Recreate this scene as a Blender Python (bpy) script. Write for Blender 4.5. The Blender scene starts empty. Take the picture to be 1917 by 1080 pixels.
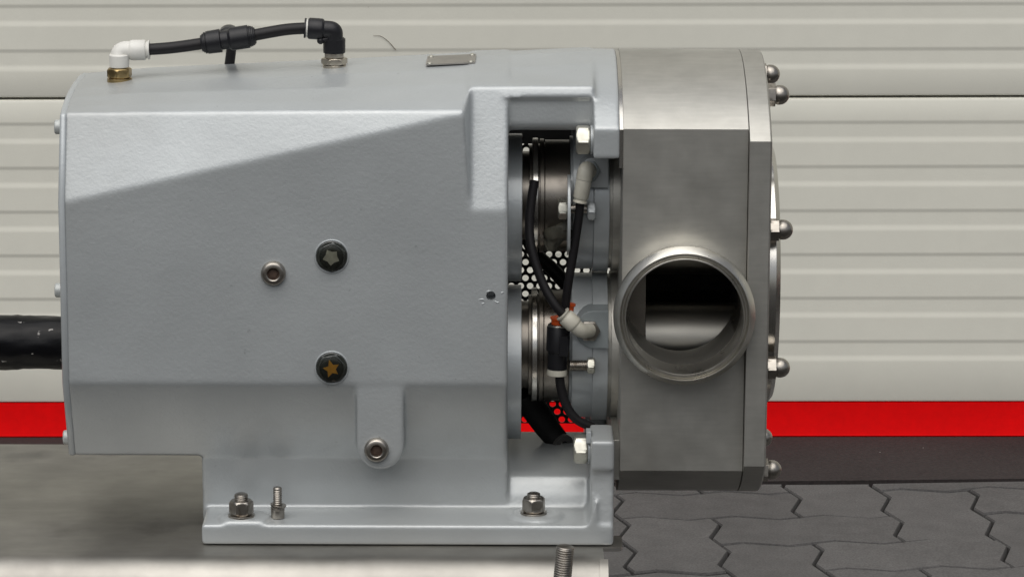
import bpy, bmesh, math, random
from mathutils import Vector, Matrix
random.seed(7)
S = bpy.context.scene
C = S.collection
R = math.radians

# ------------------------------------------------------------------ camera
FPX = 6850.0                      # focal length in photo pixels (photo 1917 wide)
PITCH, YAW, ROLL, DIST = R(12.7), 0.0047, 0.0045, 3.2
Fw = Vector((math.sin(YAW)*math.cos(PITCH), math.cos(YAW)*math.cos(PITCH), -math.sin(PITCH)))
Rt0 = Vector((math.cos(YAW), -math.sin(YAW), 0))
Up0 = Rt0.cross(Fw)
Rt = Rt0*math.cos(ROLL) + Up0*math.sin(ROLL)
Up = Up0*math.cos(ROLL) - Rt0*math.sin(ROLL)
ZREF = 0.2267
CAM = Vector((0, 0, ZREF)) - Fw*DIST
def P(px, py, Y):
    """photo pixel -> point on the vertical plane at depth Y"""
    d = Fw*FPX + Rt*(px-958.5) - Up*(py-540)
    return CAM + d*((Y-CAM.y)/d.y)
def G(px, py, Z):
    """photo pixel -> point on the horizontal plane at height Z"""
    d = Fw*FPX + Rt*(px-958.5) - Up*(py-540)
    return CAM + d*((Z-CAM.z)/d.z)
cam = bpy.data.cameras.new('camera'); camo = bpy.data.objects.new('camera', cam); C.objects.link(camo)
cam.sensor_width = 36; cam.lens = FPX/1917*36; cam.clip_end = 500; cam.clip_start = 0.05
M3 = Matrix((Rt, Up, -Fw)).transposed()
camo.matrix_world = Matrix.Translation(CAM) @ M3.to_4x4()
S.camera = camo

# ------------------------------------------------------------------ world, sun, exposure
SUN_EL, SUN_AZ = R(64), R(-165)     # azimuth measured from +Y towards +X
w = bpy.data.worlds.new('World'); S.world = w; w.use_nodes = True
nt = w.node_tree
sky = nt.nodes.new('ShaderNodeTexSky'); sky.sky_type = 'NISHITA'; sky.sun_disc = False
sky.sun_elevation = SUN_EL; sky.sun_rotation = SUN_AZ
sky.dust_density = 4.0; sky.air_density = 1.0; sky.ozone_density = 1.0
hs = nt.nodes.new('ShaderNodeHueSaturation'); hs.inputs['Saturation'].default_value = 0.42   # overcast
bg = nt.nodes['Background']; bg.inputs['Strength'].default_value = 0.05
nt.links.new(sky.outputs[0], hs.inputs['Color']); nt.links.new(hs.outputs[0], bg.inputs['Color'])
sl = bpy.data.lights.new('sun', 'SUN'); sl.energy = 1.5; sl.angle = R(84); sl.color = (1, 0.985, 0.95)
so = bpy.data.objects.new('sun', sl); C.objects.link(so)
sd = Vector((math.sin(SUN_AZ)*math.cos(SUN_EL), math.cos(SUN_AZ)*math.cos(SUN_EL), math.sin(SUN_EL)))
so.rotation_euler = sd.to_track_quat('Z', 'Y').to_euler(); so.location = sd*5
S.view_settings.view_transform = 'Standard'; S.view_settings.look = 'None'
S.view_settings.exposure = 0.75; S.view_settings.gamma = 1.0; S.view_settings.use_curve_mapping = False

# ------------------------------------------------------------------ materials
def mat(name, col, rough=0.5, metal=0.0, **k):
    m = bpy.data.materials.new(name); m.use_nodes = True
    t = m.node_tree; b = t.nodes['Principled BSDF']
    b.inputs['Base Color'].default_value = (*col, 1); b.inputs['Roughness'].default_value = rough
    b.inputs['Metallic'].default_value = metal
    b.inputs['Specular IOR Level'].default_value = k.get('spec', 0.5)
    if 'ior' in k: b.inputs['IOR'].default_value = k['ior']
    if 'coat' in k: b.inputs['Coat Weight'].default_value = k['coat']; b.inputs['Coat Roughness'].default_value = k.get('coat_rough', 0.1)
    N = t.nodes.new; L = t.links.new
    tc = N('ShaderNodeTexCoord')
    def noise(scale, detail=3, stretch=None, rough=0.55):
        n = N('ShaderNodeTexNoise'); n.inputs['Scale'].default_value = scale; n.inputs['Detail'].default_value = detail
        n.inputs['Roughness'].default_value = rough
        if stretch:
            mp = N('ShaderNodeMapping'); mp.inputs['Scale'].default_value = stretch
            L(tc.outputs['Object'], mp.inputs[0]); L(mp.outputs[0], n.inputs['Vector'])
        else: L(tc.outputs['Object'], n.inputs['Vector'])
        return n.outputs['Fac']
    def ramp(fac, lo, hi, a, c):
        r = N('ShaderNodeMapRange'); r.inputs['From Min'].default_value = lo; r.inputs['From Max'].default_value = hi
        r.inputs['To Min'].default_value = a; r.inputs['To Max'].default_value = c; L(fac, r.inputs['Value']); return r.outputs[0]
    def mulcol(src, fac):           # multiply colour socket by a factor socket
        x = N('ShaderNodeMix'); x.data_type = 'RGBA'; x.blend_type = 'MULTIPLY'; x.inputs['Factor'].default_value = 1
        if src is None: x.inputs['A'].default_value = (*col, 1)
        else: L(src, x.inputs['A'])
        L(fac, x.inputs['B']); return x.outputs['Result']
    def mixcol(src, c2, fac):
        x = N('ShaderNodeMix'); x.data_type = 'RGBA'
        if src is None: x.inputs['A'].default_value = (*col, 1)
        else: L(src, x.inputs['A'])
        x.inputs['B'].default_value = (*c2, 1); L(fac, x.inputs['Factor']); return x.outputs['Result']
    src = None
    for sc, lo, hi, st in k.get('vary', []):
        src = mulcol(src, ramp(noise(sc, 4, st), 0.3, 0.7, lo, hi))
    for sc, c2, a, c, amt, st in k.get('spots', []):
        src = mixcol(src, c2, ramp(noise(sc, 5, st), a, c, 0, amt))
    if 'orand' in k:                # each copy its own tone
        oi = N('ShaderNodeObjectInfo'); src = mulcol(src, ramp(oi.outputs['Random'], 0, 1, 1-k['orand'], 1+k['orand']))
    if src is not None: L(src, b.inputs['Base Color'])
    if 'rvary' in k:
        sc, lo, hi, st = k['rvary']; L(ramp(noise(sc, 4, st), 0.3, 0.7, lo, hi), b.inputs['Roughness'])
    nrm = None
    if k.get('bevel'):
        bv = N('ShaderNodeBevel'); bv.samples = 4; bv.inputs['Radius'].default_value = k['bevel']; nrm = bv.outputs[0]
    for sc, strength, dist, st in k.get('bump', []):
        bp = N('ShaderNodeBump'); bp.inputs['Strength'].default_value = strength; bp.inputs['Distance'].default_value = dist
        L(noise(sc, 3, st), bp.inputs['Height'])
        if nrm is not None: L(nrm, bp.inputs['Normal'])
        nrm = bp.outputs[0]
    if nrm is not None: L(nrm, b.inputs['Normal'])
    m['n'] = 1
    return m
PAINT = mat('grey_machine_paint', (0.395, 0.416, 0.421), 0.34, 0.29, coat=0.22, coat_rough=0.16, rvary=(7, 0.28, 0.42, None),
            vary=[(9, 0.93, 1.05, None)], bump=[(340, 0.18, 0.0012, None), (110, 0.09, 0.0018, None), (16, 0.10, 0.004, None)], spots=[(120, (0.20, 0.21, 0.21), 0.71, 0.76, 0.6, None), (3.5, (0.30, 0.30, 0.285), 0.50, 0.75, 0.5, None)])
PAINTS = mat('grey_paint_smooth', (0.41, 0.435, 0.445), 0.34, 0.25, coat=0.25, vary=[(20, 0.9, 1.05, None)],
             bump=[(200, 0.12, 0.001, None)], bevel=0.0012)
PAINTD = mat('dark_grey_paint', (0.26, 0.29, 0.30), 0.36, 0.2, coat=0.3, vary=[(30, 0.8, 1.1, None)],
             bump=[(160, 0.15, 0.001, None)], bevel=0.001)
STEEL = mat('satin_stainless', (0.445, 0.435, 0.40), 0.42, 0.82, vary=[(14, 0.92, 1.04, None), (45, 0.91, 1.05, None), (260, 0.95, 1.04, (0.12, 1, 1))], spots=[(75, (0.75, 0.74, 0.7), 0.775, 0.79, 0.8, None), (6, (0.20, 0.19, 0.165), 0.60, 0.80, 0.5, None)],
            rvary=(30, 0.40, 0.47, None), bump=[(700, 0.05, 0.0004, None)], bevel=0.0009)
STEELB = mat('turned_stainless', (0.58, 0.56, 0.52), 0.22, 1.0, vary=[(25, 0.85, 1.1, None)],
             bump=[(300, 0.08, 0.0004, (8, 1, 1))], bevel=0.0006)
FERR = mat('polished_ferrule', (0.62, 0.60, 0.55), 0.2, 1.0, vary=[(40, 0.85, 1.08, None)], rvary=(30, 0.25, 0.34, None))
TRAYM = mat('tray_stainless', (0.335, 0.322, 0.295), 0.42, 1.0, vary=[(6, 0.82, 1.1, None), (28, 0.88, 1.06, None), (90, 0.94, 1.04, (0.3, 1, 1))],
            spots=[(9, (0.13, 0.125, 0.12), 0.60, 0.72, 0.5, None)], rvary=(8, 0.42, 0.52, None),
            bump=[(5, 0.10, 0.004, None), (900, 0.04, 0.0004, None)])
BOLT = mat('stainless_fastener', (0.40, 0.37, 0.33), 0.32, 1.0, vary=[(90, 0.75, 1.1, None)],
           spots=[(160, (0.12, 0.09, 0.06), 0.58, 0.75, 0.7, None)], bevel=0.0006)
ZINC = mat('zinc_fastener', (0.50, 0.49, 0.43), 0.38, 0.85, vary=[(120, 0.8, 1.1, None)],
           spots=[(220, (0.2, 0.17, 0.12), 0.6, 0.75, 0.6, None)], bevel=0.0006)
PBOLT = mat('painted_bolt', (0.46, 0.48, 0.47), 0.4, 0.2, vary=[(150, 0.8, 1.1, None)], bevel=0.0006)
BORE = mat('dull_shaded_bore_steel', (0.27, 0.26, 0.235), 0.5, 0.9, vary=[(40, 0.8, 1.1, None)])  # unpolished steel, with the shade inside the bore put into its colour
ROTM = mat('rotor_steel', (0.36, 0.345, 0.31), 0.40, 1.0, vary=[(60, 0.85, 1.08, (0.2, 1, 1))])
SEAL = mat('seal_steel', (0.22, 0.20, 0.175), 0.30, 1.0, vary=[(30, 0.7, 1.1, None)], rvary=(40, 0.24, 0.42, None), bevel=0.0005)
BRASS = mat('brass', (0.42, 0.31, 0.15), 0.28, 1.0, vary=[(120, 0.7, 1.1, None)], bevel=0.0006)
NICKEL = mat('nickel', (0.55, 0.50, 0.42), 0.28, 1.0, vary=[(120, 0.85, 1.1, None)], bevel=0.0006)
WPLAS = mat('white_plastic', (0.64, 0.63, 0.59), 0.38, 0, vary=[(60, 0.92, 1.03, None)], bevel=0.0008)
GPLAS = mat('yellowed_plastic', (0.50, 0.48, 0.41), 0.42, 0, vary=[(80, 0.8, 1.05, None)], bevel=0.0008)
BPLAS = mat('black_plastic', (0.009, 0.009, 0.011), 0.40, 0, spec=0.35, bump=[(500, 0.1, 0.0004, None)], bevel=0.0007)
HOSE = mat('black_hose', (0.009, 0.008, 0.009), 0.5, 0, spec=0.3, bump=[(300, 0.05, 0.0004, None)])
RUBBER = mat('black_rubber', (0.006, 0.006, 0.006), 0.6, 0, spec=0.25, bump=[(120, 0.3, 0.001, None)])
BLACK = mat('black_powder_coat', (0.012, 0.012, 0.013), 0.5, 0)
HOLE = mat('dark_hole', (0.01, 0.01, 0.01), 0.8, 0)
SOCK = mat('rusty_socket', (0.075, 0.048, 0.035), 0.6, 0.4, vary=[(300, 0.6, 1.4, None)])
WRAP = mat('shaft_wrap', (0.004, 0.004, 0.005), 0.30, 0, spec=0.16, spots=[(75, (0.55, 0.53, 0.5), 0.64, 0.67, 0.8, (0.6, 1, 1))],
           bump=[(30, 0.5, 0.004, (0.25, 1, 1)), (110, 0.3, 0.001, None)])
ORANGE = mat('orange_collet', (0.60, 0.08, 0.008), 0.4)
AMBER = mat('amber_indicator', (0.62, 0.30, 0.03), 0.45, 0, vary=[(300, 0.8, 1.1, None)])
GREYIND = mat('grey_indicator', (0.55, 0.53, 0.46), 0.4, 0.2, vary=[(300, 0.8, 1.1, None)])
GLASSB = mat('sight_glass_body', (0.025, 0.028, 0.024), 0.12, 0, coat=0.6, coat_rough=0.05)
GREASE = mat('dried_grease', (0.09, 0.085, 0.065), 0.55, 0, vary=[(120, 0.6, 1.2, None)], bump=[(160, 0.5, 0.002, None)])
PLATEM = mat('nameplate_metal', (0.44, 0.42, 0.39), 0.42, 1.0, vary=[(60, 0.88, 1.08, None)])
DOORM = mat('cream_door_skin', (0.70, 0.688, 0.608), 0.45, 0, vary=[(2.2, 0.95, 1.03, (1, 1, 0.4)), (40, 0.98, 1.01, None)],
            spots=[(55, (0.30, 0.28, 0.22), 0.77, 0.82, 0.5, None)], bump=[(350, 0.08, 0.0006, None), (2.5, 0.1, 0.006, None)])
REDM = mat('red_door_rail', (0.76, 0.0, 0.001), 0.7, 0, spec=0.12, vary=[(5, 0.86, 1.06, None), (90, 0.93, 1.03, None)], spots=[(70, (0.25, 0.02, 0.02), 0.70, 0.76, 0.6, None)])
RUBST = mat('door_seal', (0.02, 0.018, 0.018), 0.7)
SLABM = mat('threshold_concrete', (0.029, 0.024, 0.0235), 0.9, 0, spec=0.2, vary=[(5, 0.85, 1.15, None), (200, 0.8, 1.2, None)],
            spots=[(55, (0.3, 0.29, 0.27), 0.735, 0.76, 0.8, None)], bump=[(250, 0.3, 0.001, None)])
PAVM = mat('paver_concrete', (0.081, 0.078, 0.077), 0.85, 0, spec=0.25, orand=0.12, vary=[(3, 0.88, 1.10, None), (30, 0.9, 1.1, None), (420, 0.75, 1.25, None)],
           spots=[(90, (0.4, 0.39, 0.36), 0.80, 0.82, 0.8, None)], bump=[(380, 0.35, 0.001, None)])
GROUNDM = mat('joint_sand', (0.012, 0.011, 0.010), 0.95, 0, vary=[(200, 0.6, 1.4, None)])
def glass():
    m = bpy.data.materials.new('clear_lens'); m.use_nodes = True; t = m.node_tree
    out = t.nodes['Material Output']; t.nodes.remove(t.nodes['Principled BSDF'])
    a = t.nodes.new('ShaderNodeBsdfTransparent'); a.inputs[0].default_value = (0.86, 0.87, 0.82, 1)
    g = t.nodes.new('ShaderNodeBsdfGlossy'); g.inputs['Roughness'].default_value = 0.06
    f = t.nodes.new('ShaderNodeFresnel'); f.inputs[0].default_value = 1.5
    x = t.nodes.new('ShaderNodeMixShader')
    t.links.new(f.outputs[0], x.inputs[0]); t.links.new(a.outputs[0], x.inputs[1]); t.links.new(g.outputs[0], x.inputs[2])
    t.links.new(x.outputs[0], out.inputs[0]); return m
LENS = glass()

# ------------------------------------------------------------------ mesh helpers
def frame(p, d, up=(0, 0, 1)):
    """matrix with local Z along d at p"""
    z = Vector(d).normalized(); u = Vector(up)
    if abs(z.dot(u)) > 0.95: u = Vector((0, 1, 0))
    x = u.cross(z).normalized(); y = z.cross(x)
    m = Matrix((x, y, z)).transposed().to_4x4(); m.translation = Vector(p); return m
def rings(bm, rows, close=True, cap0=True, cap1=True):
    vs = [[bm.verts.new(p) for p in r] for r in rows]
    n = len(vs[0])
    for a, b in zip(vs, vs[1:]):
        for i in range(n if close else n-1):
            bm.faces.new((a[i], a[(i+1) % n], b[(i+1) % n], b[i]))
    if cap0: bm.faces.new(list(reversed(vs[0])))
    if cap1: bm.faces.new(vs[-1])
def lathe(bm, prof, M, seg=32, cap0=True, cap1=True):
    rows = []
    for z, r in prof:
        rows.append([M @ Vector((r*math.cos(2*math.pi*i/seg), r*math.sin(2*math.pi*i/seg), z)) for i in range(seg)])
    rings(bm, rows, True, cap0, cap1)
def torus_lathe(bm, prof, M, seg=64):
    """closed profile loop turned round Z"""
    rows = [[M @ Vector((r*math.cos(2*math.pi*i/seg), r*math.sin(2*math.pi*i/seg), z)) for i in range(seg)] for z, r in prof+[prof[0]]]
    rings(bm, rows, True, False, False)
    bmesh.ops.remove_doubles(bm, verts=bm.verts, dist=1e-7)
def hexnut(bm, M, af, h, chamf0=True, chamf1=True, bore=0):
    seg = 48; rc = af/2*1.1547; c = h*0.16 if h < af else af*0.09
    rows = []
    def ring(z, lim):
        out = []
        for i in range(seg):
            a = 2*math.pi*i/seg; b = (a % (math.pi/3)) - math.pi/6
            r = min(af/2/math.cos(b), lim); out.append(M @ Vector((r*math.cos(a), r*math.sin(a), z)))
        rows.append(out)
    if chamf0: ring(0, af/2*0.96); ring(c*0.5, af/2*1.06); ring(c, rc)
    else: ring(0, rc)
    if chamf1: ring(h-c, rc); ring(h-c*0.5, af/2*1.06); ring(h, af/2*0.96)
    else: ring(h, rc)
    rings(bm, rows)
def thread(bm, M, r, z0, z1, pitch, tip=True, seg=24):
    prof = []; z = z0
    while z < z1-pitch*1.2:
        prof += [(z, r*0.87), (z+pitch*0.40, r), (z+pitch*0.60, r), (z+pitch*0.98, r*0.87)]; z += pitch
    prof += [(z1-pitch, r*0.9), (z1-pitch*0.7, r*0.97), (z1-pitch*0.35, r*0.93), (z1, r*0.74)] if tip else [(z1, r*0.9)]
    lathe(bm, prof, M, seg)
def spline(pts, n=10):
    pts = [Vector(p) for p in pts]; q = [pts[0]*2-pts[1]] + pts + [pts[-1]*2-pts[-2]]
    out = []
    for i in range(1, len(q)-2):
        p0, p1, p2, p3 = q[i-1:i+3]
        for k in range(n):
            t = k/n
            out.append(0.5*((2*p1)+(p2-p0)*t+(2*p0-5*p1+4*p2-p3)*t*t+(3*p1-p0-3*p2+p3)*t**3))
    out.append(pts[-1]); return out
def tube(bm, pts, r, seg=16, n=10, smooth=True):
    ps = spline(pts, n) if smooth else [Vector(p) for p in pts]
    rows = []; up = None
    for i, p in enumerate(ps):
        d = (ps[min(i+1, len(ps)-1)]-ps[max(i-1, 0)]).normalized()
        if up is None: up = d.orthogonal().normalized()
        up = (up-d*up.dot(d)).normalized(); s = d.cross(up)
        rr = r(i/(len(ps)-1)) if callable(r) else r
        rows.append([p+(up*math.cos(2*math.pi*k/seg)+s*math.sin(2*math.pi*k/seg))*rr for k in range(seg)])
    rings(bm, rows)
def prismX(bm, poly, x0, x1):
    """poly of (Y,Z) extruded from x0 to x1"""
    rings(bm, [[Vector((x0, y, z)) for y, z in poly], [Vector((x1, y, z)) for y, z in poly]])
def prismY(bm, poly, y0, y1):
    rings(bm, [[Vector((x, y0, z)) for x, z in poly], [Vector((x, y1, z)) for x, z in poly]])
def box(bm, x0, x1, y0, y1, z0, z1):
    prismX(bm, [(y0, z0), (y1, z0), (y1, z1), (y0, z1)], x0, x1)
def origin(o):
    v = Vector((0, 0, 0))
    while o is not None: v = v+o.location; o = o.parent
    return v
def finish(me, sharp=32):
    for p in me.polygons: p.use_smooth = True
    me.set_sharp_from_angle(angle=R(sharp))
def obj(name, bm, m, parent=None, sharp=32):
    """world-space bmesh -> one mesh object, child of parent"""
    bmesh.ops.recalc_face_normals(bm, faces=bm.faces)
    off = origin(parent)
    if off.length: bmesh.ops.translate(bm, verts=bm.verts, vec=-off)
    me = bpy.data.meshes.new(name); bm.to_mesh(me); bm.free(); finish(me, sharp)
    me.materials.append(m)
    o = bpy.data.objects.new(name, me); C.objects.link(o); o.parent = parent
    return o
def place(name, me, parent, M):
    """instance of shared mesh data; M world matrix"""
    o = bpy.data.objects.new(name, me); C.objects.link(o); o.parent = parent
    off = origin(parent); M = M.copy(); M.translation = M.translation-off; o.matrix_local = M
    return o
def shared(name, bm, m, sharp=32):
    bmesh.ops.recalc_face_normals(bm, faces=bm.faces)
    me = bpy.data.meshes.new(name); bm.to_mesh(me); bm.free(); finish(me, sharp); me.materials.append(m); return me
def empty(name, loc, label, cat, group=None):
    o = bpy.data.objects.new(name, None); C.objects.link(o); o.location = loc; o.empty_display_size = 0.05
    return tag(o, label, cat, group)
def tag(o, label, cat, group=None):
    o['label'] = label; o['category'] = cat
    if group: o['group'] = group
    return o
def struct(o): o['kind'] = 'structure'; return o
def eval_mesh(o):
    dg = bpy.context.evaluated_depsgraph_get(); dg.update()
    me = bpy.data.meshes.new_from_object(o.evaluated_get(dg)); o.modifiers.clear(); old = o.data
    o.data = me; bpy.data.meshes.remove(old); return o
def cut(o, bms, solver='EXACT'):
    tmp = []
    for bm in bms:
        bmesh.ops.recalc_face_normals(bm, faces=bm.faces)
        me = bpy.data.meshes.new('cutter'); bm.to_mesh(me); bm.free()
        c = bpy.data.objects.new('cutter', me); C.objects.link(c); c.location = origin(o)*-1 if False else (0, 0, 0); tmp.append(c)
        md = o.modifiers.new('b', 'BOOLEAN'); md.operation = 'DIFFERENCE'; md.solver = solver; md.object = c
    eval_mesh(o)
    for c in tmp: me = c.data; bpy.data.objects.remove(c); bpy.data.meshes.remove(me)
    return o
def BM(): return bmesh.new()
XA = Vector((1, 0, 0)); YA = Vector((0, 1, 0)); ZA = Vector((0, 0, 1))

# ------------------------------------------------------------------ ground, threshold, door
GZ = CAM.z - 1.27
YAWD = 0.035                                      # the door and paving run slightly askew to the pump
ux = Vector((math.cos(YAWD), math.sin(YAWD), 0)); uy = Vector((-math.sin(YAWD), math.cos(YAWD), 0))
YAWE, YAWR = 0.015, -0.02
ex_ = Vector((math.cos(YAWE), math.sin(YAWE), 0)); ey_ = Vector((-math.sin(YAWE), math.cos(YAWE), 0))
dx_ = Vector((math.cos(YAWR), math.sin(YAWR), 0)); dy_ = Vector((-math.sin(YAWR), math.cos(YAWR), 0))
g = BM(); box(g, -40, 40, -40, 40, GZ-0.2, GZ-0.012)
ground = struct(obj('ground', g, GROUNDM))
ca = 0.1125; AMP = 0.0085; GAP = 0.0043
g0 = G(1332, 966, GZ)                             # corner: column 2, line between row 1 and row 2
edge = G(1680, 899, GZ)                           # paving ends here at the threshold
def tri(t):
    t = t % 1.0
    return (4*t if t < 0.25 else 2-4*t if t < 0.75 else 4*t-4)
def gpt(u, v):                                    # grid coordinate (cells) -> world; v grows towards the camera
    x = u*ca + AMP*tri(v); y = v*ca + AMP*tri(u+0.5)
    return g0 + ux*x - uy*y
vmax_edge = (g0-edge).dot(uy)/ca                  # v of the threshold edge (negative = behind g0)
pavement = struct(obj('pavement', (lambda b: (box(b, -0.02, 0.02, -0.02, 0.02, GZ-0.11, GZ-0.1), b)[1])(BM()), GROUNDM))
def paver(cells, name='paver'):
    us = [c[0] for c in cells]; vs = [c[1] for c in cells]
    u0, u1, v0, v1 = min(us), max(us)+1, min(vs), max(vs)+1
    q = 0.25; e = GAP/ca
    pts = []
    n = int(round((u1-u0)/q)); k = int(round((v1-v0)/q))
    for i in range(n): pts.append((u0+i*q, v0))
    for i in range(k): pts.append((u1, v0+i*q))
    for i in range(n): pts.append((u1-i*q, v1))
    for i in range(k): pts.append((u0, v1-i*q))
    ver = -(edge-g0).dot(uy)/ca
    def ins(p, d):
        u, v = p
        cu, cv = (u0+u1)/2, (v0+v1)/2
        u += d*(1 if u < u0+1e-6 else -1 if u > u1-1e-6 else 0)
        v += d*(1 if v < v0+1e-6 else -1 if v > v1-1e-6 else 0)
        w = gpt(u, v)
        return w
    dz = random.uniform(-0.0012, 0.0012); tx = random.uniform(-0.006, 0.006)
    c = gpt((u0+u1)/2, (v0+v1)/2)
    def lift(wp, z): return Vector((wp.x, wp.y, GZ+z+dz+tx*(wp-c).dot(ux)))
    bm = BM()
    rows = [[lift(ins(p, e*0.5), -0.06) for p in pts], [lift(ins(p, e*0.5), -0.0025) for p in pts],
            [lift(ins(p, e*0.5+0.010), 0) for p in pts]]
    rings(bm, rows, True, False, True)
    if any((v.co-edge).dot(ey_) > -0.012 for v in bm.verts):          # cut at the threshold
        res = bmesh.ops.bisect_plane(bm, geom=bm.verts[:]+bm.edges[:]+bm.faces[:], plane_co=edge-ey_*0.012, plane_no=ey_, clear_outer=True)
        if len(bm.faces) < 3: bm.free(); return None
        bmesh.ops.edgenet_fill(bm, edges=[e for e in res['geom_cut'] if isinstance(e, bmesh.types.BMEdge)])
    return obj(name, bm, PAVM, pavement, 25)
npav = 0
for v in range(-3, 12):
    for u in range(-14, 14):
        r = v+2                                    # row number: row 2 starts at v = 0
        if (u+2-r) % 4 == 0: cells = [(u, v), (u+1, v)]
        elif (u+2-r) % 4 == 3: cells = [(u, v), (u, v+1)]
        else: continue
        if max(c[1] for c in cells)+1+0.1 < vmax_edge+0.15: continue
        c = gpt(cells[0][0]+0.5, cells[0][1]+0.5)
        if c.x < -0.3: continue
        paver(cells); npav += 1
door_line = G(1680, 815, GZ)
b = BM()
q0 = edge; q1 = door_line
def strip(bm, a, c, z0, z1, L0=-5, L1=5):
    cs = [a+ex_*L0, a+ex_*L1, c+dx_*L1, c+dx_*L0]
    rings(bm, [[Vector((p.x, p.y, z0)) for p in cs], [Vector((p.x, p.y, z1)) for p in cs]])
strip(b, edge, door_line+dy_*0.3, GZ-0.1, GZ+0.001)
threshold = struct(obj('threshold', b, SLABM))
# door
def dz_at(py):                                     # height on the door plane of photo row py (at x = 1680)
    d = Fw*FPX + Rt*(1680-958.5) - Up*(py-540)
    t = (door_line-CAM).dot(dy_)/d.dot(dy_); return (CAM+d*t).z
droot = door_line.copy(); droot.z = GZ
door = empty('sectional_door', droot, 'wide cream sectional garage door with ribbed panels and red bottom rail', 'garage door')
def door_prism(name, prof, m, sharp=20, L0=-5, L1=5):
    """prof of (outward mm towards camera, z)"""
    bm = BM()
    rings(bm, [[door_line+dx_*L-dy_*o+Vector((0, 0, z-door_line.z)) for o, z in prof] for L in (L0, L1)])
    return obj(name, bm, m, door, sharp)
zr0, zr1 = dz_at(815), dz_at(749.5)
door_prism('bottom_rail', [(-0.04, zr0+0.001), (0.010, zr0+0.001), (0.0115, zr0+0.003), (0.0105, zr0+0.006), (0.0092, zr1-0.0004), (-0.04, zr1-0.0004)], REDM)
door_prism('bottom_seal', [(-0.03, GZ+0.0015), (0.004, GZ+0.0015), (0.006, zr0), (-0.03, zr0)], RUBST)
zj = dz_at(180); pitch = dz_at(227)-dz_at(309.7); gw = dz_at(227)-dz_at(259)
def panel(z0, z1, first):
    """profile going up; grooves start (from above) at first, first-pitch, ..."""
    gs = []; z = first
    while z-gw > z0+0.006: gs.append(z); z -= pitch
    gs.reverse()
    pr = [(-0.04, z0), (0.006, z0), (0.0085, z0+0.0012), (0.0095, z0+0.004)]
    dp = 0.0010
    def step(zc, a, c, th):                            # smooth step from depth a to depth c, going up
        out = [(a, zc-th/2-0.0004)]
        for i in range(9):
            t = i/8; out.append((a+(c-a)*t*t*(3-2*t), zc-th/2+th*t))
        return out+[(c, zc+th/2+0.0004)]
    for gt in gs: pr += step(gt-gw, 0.0095, 0.0095-dp, 0.0095)+step(gt, 0.0095-dp, 0.0095, 0.0065)
    pr += [(0.0095, z1-0.004), (0.0085, z1-0.0012), (0.006, z1), (-0.04, z1)]
    return door_prism('panel', pr, DOORM, 22)
panel(zr1+0.0005, zj-0.0012, dz_at(227))
ph = zj-zr1
zb = zj+0.0016; k = 0
while zb < GZ+3.2:
    f = dz_at(90)+k*ph if k else dz_at(90)
    while f+pitch < zb+ph-0.02: f += pitch
    panel(zb, zb+ph-0.003, f); zb += ph; k += 1
# a stray hair on the door
bm = BM()
def dpt(px, py, o=0.0105):
    d = Fw*FPX + Rt*(px-958.5) - Up*(py-540)
    t = (door_line-dy_*o-CAM).dot(dy_)/d.dot(dy_); return CAM+d*t
tube(bm, [dpt(706, 58), dpt(720, 59), dpt(734, 69), dpt(748, 85)], lambda t: 0.0002+0.0003*t, 6)
hair = tag(obj('hair', bm, mat('hair_brown', (0.16, 0.13, 0.10), 0.5)), 'short curved dark hair clinging to the cream door above the nameplate', 'hair')

# the yard and door lean a little against the pump skid (skid not level)
TILT = Matrix.Translation(door_line) @ Matrix.Rotation(-0.0095, 4, 'Y') @ Matrix.Translation(-door_line)
for o in (ground, pavement, threshold, door, hair): o.matrix_basis = TILT @ o.matrix_basis
# ------------------------------------------------------------------ base tray
YC = 0.131                                         # centre plane of the pump
TZ = -0.0035
trayroot = empty('base_tray', (P(600, 1016, 0).x, 0.1, GZ), 'stainless steel base tray with rounded front lip under the pump', 'tray')
x0t, x1t = P(-1500, 1016, 0).x, P(1131, 1030, -0.05).x
yb = G(300, 832, TZ).y; yfr = G(600, 1038, TZ).y
prof = [(yb, TZ)]
prof += [(yb, TZ-0.05), (yb-0.003, TZ-0.05), (yb-0.003, TZ-0.003)]
inner = []; outer = []
rb = 0.030
for i in range(9):
    a = R(90*i/8); outer.append((yfr-rb*math.sin(a)*1.0, TZ-rb+rb*math.cos(a))); inner.append((yfr-(rb-0.003)*math.sin(a), TZ-rb+(rb-0.003)*math.cos(a)))
outer += [(yfr-rb, TZ-0.075)]; inner += [(yfr-rb+0.003, TZ-0.075)]
bm = BM(); prismX(bm, prof+inner+list(reversed(outer)), x0t, x1t)
obj('tray_top', bm, TRAYM, trayroot, 40)
# raised end roll of the lip
bm = BM()
xe = x1t
pr = [(yfr-(rb+0.0015)*math.sin(R(90*i/10)), TZ-rb+(rb+0.0015)*math.cos(R(90*i/10))) for i in range(2, 11)]
pr += [(yfr-rb-0.0015, TZ-0.075), (yfr-rb+0.004, TZ-0.075)]
pr += [(yfr-(rb-0.004)*math.sin(R(90*i/10)), TZ-rb+(rb-0.004)*math.cos(R(90*i/10))) for i in range(10, 1, -1)]
prismX(bm, pr, xe-0.004, xe+0.0035); obj('lip_end', bm, TRAYM, trayroot, 40)
for yy in (yfr-rb+0.004, yb-0.065):               # side rails standing on the ground
    bm = BM(); box(bm, x0t, x1t-0.01, yy, yy+0.06, GZ+0.1, TZ-0.0755); obj('rail', bm, TRAYM, trayroot)
for xx in (x1t-0.12, x1t-0.75, x1t-1.4):
    for yy in (yfr-rb+0.004, yb-0.065):
        bm = BM(); box(bm, xx, xx+0.08, yy+0.001, yy+0.059, GZ+0.0005, GZ+0.0995); obj('foot', bm, TRAYM, trayroot)
yr = yfr-rb-0.035
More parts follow.
